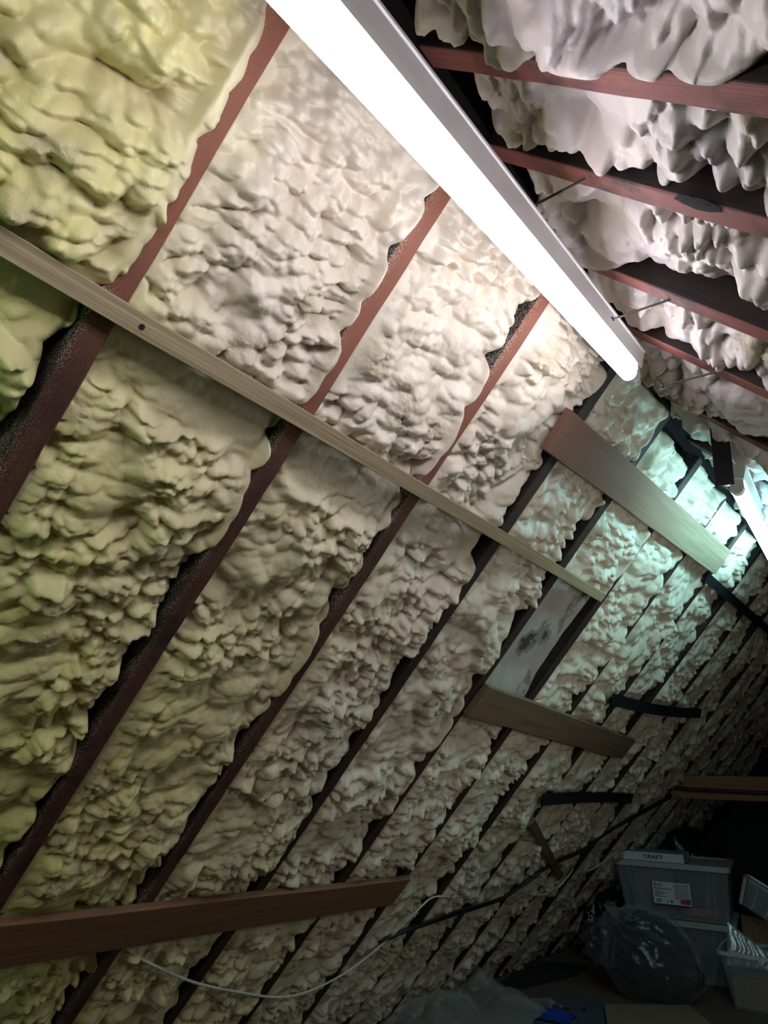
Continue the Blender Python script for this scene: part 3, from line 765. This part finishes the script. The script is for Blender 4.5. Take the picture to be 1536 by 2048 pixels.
# ------------------------------------------------------------------ knotted clear bag holding a black one
bc = (-1.52, 4.66, .235)
def bagf(T, P, D, k=0, inner=False):
    f = 1 + (fbm(P * 1.6 + k, T * 2 + k, 3, 2) - .5) * .30 * np.sin(T)
    # radial pleats running from the knot (upper left)
    kx = np.array([-.62, -.55, .60]); kx = kx / np.linalg.norm(kx)
    c = D @ kx; u = D - c[..., None] * kx
    e1 = np.cross(kx, [0, 0, 1.]); e1 /= np.linalg.norm(e1); e2 = np.cross(kx, e1)
    ang = np.arctan2(u @ e1, u @ e2)
    pleat = np.abs(np.sin(ang * 7 + fbm(T * 2, P * 2, 2, 4) * 5)) * sstep(-.1, .9, c) * .07
    f = f * (1 - .20 * sstep(.2, 1, D @ np.array([.6, 0, .8]))) - pleat + sstep(.90, 1.0, c) * (.02 if inner else .16)
    f = f - np.abs(fbm(P * 3.2 + k, T * 4.5, 3, 5) - .5) * (.16 if inner else .10) * np.sin(T)
    return f * (.96 if inner else 1)
uvblob('black_bag', bc, (.295, .27, .262), lambda T, P, D: bagf(T, P, D, 0, True), BLACKBAG)
tag(bpy.data.objects['black_bag'], 'full black bin bag seen inside the knotted clear bag', 'bag')
cbg = empty('clear_plastic_bag', (bc[0], bc[1], 0)); tag(cbg, 'knotted transparent plastic bag standing in front of the tubs', 'bag')
o = uvblob('bag_film', (0, 0, bc[2] + .006), (.312, .285, .280), lambda T, P, D: bagf(T, P, D, 0), FILM, parent=cbg)
# gathered knot and the loose ruffles
def fan(name, org, dir_, spread, L, pleats, seed, parent, droop=.0):
    dir_ = Vector(dir_).normalized(); side = dir_.cross(Vector((.2, -1, .3))).normalized(); nn = side.cross(dir_)
    nu, nv = 40, 18; V = []; rnd = random.Random(seed)
    for j in range(nv):
        q = j / (nv - 1); 
        for i in range(nu):
            a = (i / (nu - 1) - .5) * spread
            rr_ = L * q * (1 + .16 * math.sin(a * 3 + seed) + .05 * math.sin(a * 17))
            p = Vector(org) + (dir_ * math.cos(a) + side * math.sin(a)) * rr_ + nn * (.02 + .05 * q) * math.sin(a * pleats + seed) * min(1, q * 2) + Vector((0, 0, -droop * q * q))
            p.z = max(p.z, .01)
            V.append(p)
    return mesh_np(name, [tuple(v) for v in V], grid_faces(nv, nu), FILM, parent=parent)
ko = (-.14, -.15, .395)
fan('loose_plastic', ko, (-.62, -.25, -.35), 1.7, .20, 16, 1, cbg, .08)
fan('loose_plastic', ko, (.25, -.1, .9), 1.8, .12, 13, 4, cbg, .02)
V, F = tube_np([Vector(ko) + Vector((.02, .01, -.05)), Vector(ko), Vector(ko) + Vector((-.02, -.01, .03))], [.03, .018, .03], 12)
mesh_py('knot', V, F, FILM, smooth=True, parent=cbg)

# ------------------------------------------------------------------ dark sack behind, left of the tubs
uvblob('dark_sack', (-2.07, 5.42, .20), (.165, .28, .243), lambda T, P, D: 1 + (fbm(P * 1.9, T * 3, 3, 5) - .5) * .35, BLACKBAG)
tag(bpy.data.objects['dark_sack'], 'black lumpy sack in the shadow left of the stacked tubs', 'bag')
uvblob('dark_sack', (-1.68, 6.15, .40), (.34, .32, .487), lambda T, P, D: 1 + (fbm(P * 1.5 + 3, T * 3, 3, 6) - .5) * .35, BLACKBAG)
tag(bpy.data.objects['dark_sack.001'], 'taller black sack in deep shadow behind the stacked tubs', 'bag')

# ------------------------------------------------------------------ open tub at the right with its contents, tilted crate above
T3 = (-.90, 4.98, 0)
tub(T3, math.radians(4), .60, .42, .30, 'open clear tub at the right edge holding a silver pouch', lid=False, mat=CRATE)
m = Matrix.Translation((T3[0] - .01, T3[1], .085)) @ Matrix.Rotation(math.radians(4), 4, 'Z')
tag(bevel_box('cardboard_box', (.46, .30, .15), CARD, .004, m), 'brown cardboard box seen inside the open tub at right', 'box')
def pouch(name, corners, label, bulge=.02, seed=0, mat=None):
    c = [Vector(p) for p in corners]; n = 26; V = []
    nn = (c[1] - c[0]).cross(c[3] - c[0]).normalized()
    for side_ in (1, -1):
        for i in range(n):
            for j in range(n):
                u, v = i / (n - 1), j / (n - 1)
                p = (c[0] * (1 - u) + c[1] * u) * (1 - v) + (c[3] * (1 - u) + c[2] * u) * v
                b = (16 * u * (1 - u) * v * (1 - v)) ** .5
                w = .006 * math.sin(u * 31 + math.sin(v * 9 + seed) * 2) * b
                V.append(p + nn * side_ * (bulge * b + w + .0005))
    F1 = grid_faces(n, n); F = np.concatenate([F1, F1[:, ::-1] + n * n])
    o = mesh_np(name, [tuple(v) for v in V], F, mat or FOIL); return tag(o, label, 'packet')
pouch('silver_pouch', [(-1.16, 4.86, .20), (-.93, 4.90, .20), (-.93, 4.94, .285), (-1.13, 4.92, .415)], 'crinkled silver pouch standing up in the open tub')
pouch('clear_packet', [(-1.15, 4.83, .17), (-.86, 4.84, .165), (-.85, 4.98, .21), (-1.13, 4.97, .24)], 'flat crumpled clear packet lying on the cardboard box', seed=3, mat=FILM)
cr = empty('clear_crate'); cr.location = (-.86, 5.12, .47); cr.rotation_euler = (math.radians(-8), math.radians(31), math.radians(12))
tag(cr, 'ribbed clear plastic crate leaning tilted against the stacked tubs', 'crate')
w, d, h = .46, .34, .17
loft('crate_body', [rrect(w / 2 - .03, d / 2 - .03, .02, -h / 2), rrect(w / 2, d / 2, .025, h / 2)], CRATE, cr)
loft('rim', [rrect(w / 2, d / 2, .025, h / 2 - .012), rrect(w / 2 + .012, d / 2 + .012, .03, h / 2 - .012), rrect(w / 2 + .012, d / 2 + .012, .03, h / 2), rrect(w / 2, d / 2, .025, h / 2)], TUBR, cr, False)
for i in range(5):
    x = -.17 + i * .085
    V = [(x * .9 - .004, -d / 2 + .030, -h / 2), (x * .9 + .004, -d / 2 + .030, -h / 2), (x + .004, -d / 2 - .004, h / 2 - .012), (x - .004, -d / 2 - .004, h / 2 - .012), (x * .9, -d / 2 + .022, -h / 2), (x, -d / 2 - .012, h / 2 - .012)]
    mesh_py('rib', V, [(0, 4, 5, 3), (4, 1, 2, 5)], TUBR, parent=cr)
for i in range(3):
    y = -.08 + i * .08
    V = [(-w / 2 + .028, y * .9 - .004, -h / 2), (-w / 2 + .028, y * .9 + .004, -h / 2), (-w / 2 - .004, y + .004, h / 2 - .012), (-w / 2 - .004, y - .004, h / 2 - .012), (-w / 2 + .02, y * .9, -h / 2), (-w / 2 - .012, y, h / 2 - .012)]
    mesh_py('rib', V, [(0, 4, 5, 3), (4, 1, 2, 5)], TUBR, parent=cr)
pouch('paper_sack', [(-1.14, 5.20, .02), (-.86, 5.22, .02), (-.86, 5.26, .38), (-1.12, 5.25, .42)], 'dull brown paper sack behind the silver pouch', bulge=.03, seed=5, mat=CARD)

# ------------------------------------------------------------------ things lying on the floor
def flat(name, pts, t, mat, label, cat, z=.001):
    n = len(pts); V = [(x, y, z) for x, y in pts] + [(x, y, z + t) for x, y in pts]
    F = [tuple(range(n))[::-1], tuple(range(n, 2 * n))] + [(k, (k + 1) % n, n + (k + 1) % n, n + k) for k in range(n)]
    return tag(mesh_py(name, V, F, mat), label, cat)
flat('dark_felt', [(-2.38, 4.26), (-2.22, 4.28), (-2.08, 4.80), (-2.10, 5.1), (-2.40, 5.0), (-2.42, 4.6)], .004, NIGHT, 'black felt strip lying on the floor along the foot of the slope', 'felt')
flat('grey_sheet', [(-2.10, 3.9), (-1.72, 3.7), (-1.2, 4.3), (-1.70, 4.46), (-1.86, 4.44), (-2.08, 4.26)], .003, GREY, 'blue-grey sheet on the floor in front of the knotted bag', 'sheet', z=.0012)
flat('wood_offcut', [(-1.70, 4.28), (-1.56, 3.95), (-1.12, 4.30), (-1.33, 4.60)], .022, PLY, 'rough pale wood offcut on the floor at the bottom edge', 'offcut', z=.0045)
V, F = tube_np(smooth_path([(-1.86, 4.10, .012), (-1.83, 4.13, .006), (-1.79, 4.15, .006), (-1.77, 4.18, .014)], 5), .006, 7)
tag(mesh_py('black_clip', V, F, BLACKP, smooth=True), 'tiny curved black clip on the blue-grey sheet', 'clip')
def crumple(name, x0, x1, y0, y1, fn, mat, label, cat, n=110):
    X, Y = np.meshgrid(np.linspace(x0, x1, n), np.linspace(y0, y1, n), indexing='ij')
    Z = fn(X, Y)
    wx = (fbm(X * 9, Y * 9, 3, 1) - .5) * .05; wy = (fbm(X * 9 + 7, Y * 9, 3, 2) - .5) * .05
    o = mesh_np(name, np.stack([X + wx, Y + wy, Z], -1).reshape(-1, 3), grid_faces(n, n), mat); return tag(o, label, cat)
def sheetz(X, Y):
    r1 = np.exp(-((X + 2.27) ** 2 / .010 + (Y - 3.86) ** 2 / .014)) * .13
    r2 = np.exp(-((X + 2.25) ** 2 / .06 + (Y - 3.35) ** 2 / .10)) * .10
    cr_ = np.abs(fbm(X * 5 + 3, Y * 5, 2, 4) - .5) * .20 + np.abs(fbm(X * 14 + 3, Y * 14, 2, 6) - .5) * .03
    return .012 + r1 + r2 + cr_ * sstep(0, .12, 1 - np.maximum(np.abs(X + 2.12) / .28, np.abs(Y - 3.55) / .62))
crumple('clear_plastic_sheet', -2.38, -1.86, 2.95, 4.12, sheetz, SHEET, 'crumpled clear plastic sheeting heaped on the floor at bottom centre', 'plastic sheet')
crumple('blue_bag', -1.93, -1.74, 3.84, 4.04, lambda X, Y: .008 + .035 * np.exp(-((X + 1.84) ** 2 + (Y - 3.94) ** 2) / .006) + np.abs(fbm(X * 20, Y * 20, 3, 4) - .5) * .03, BLUE, 'bright blue plastic bag corner on the floor at the bottom edge', 'bag', 50)
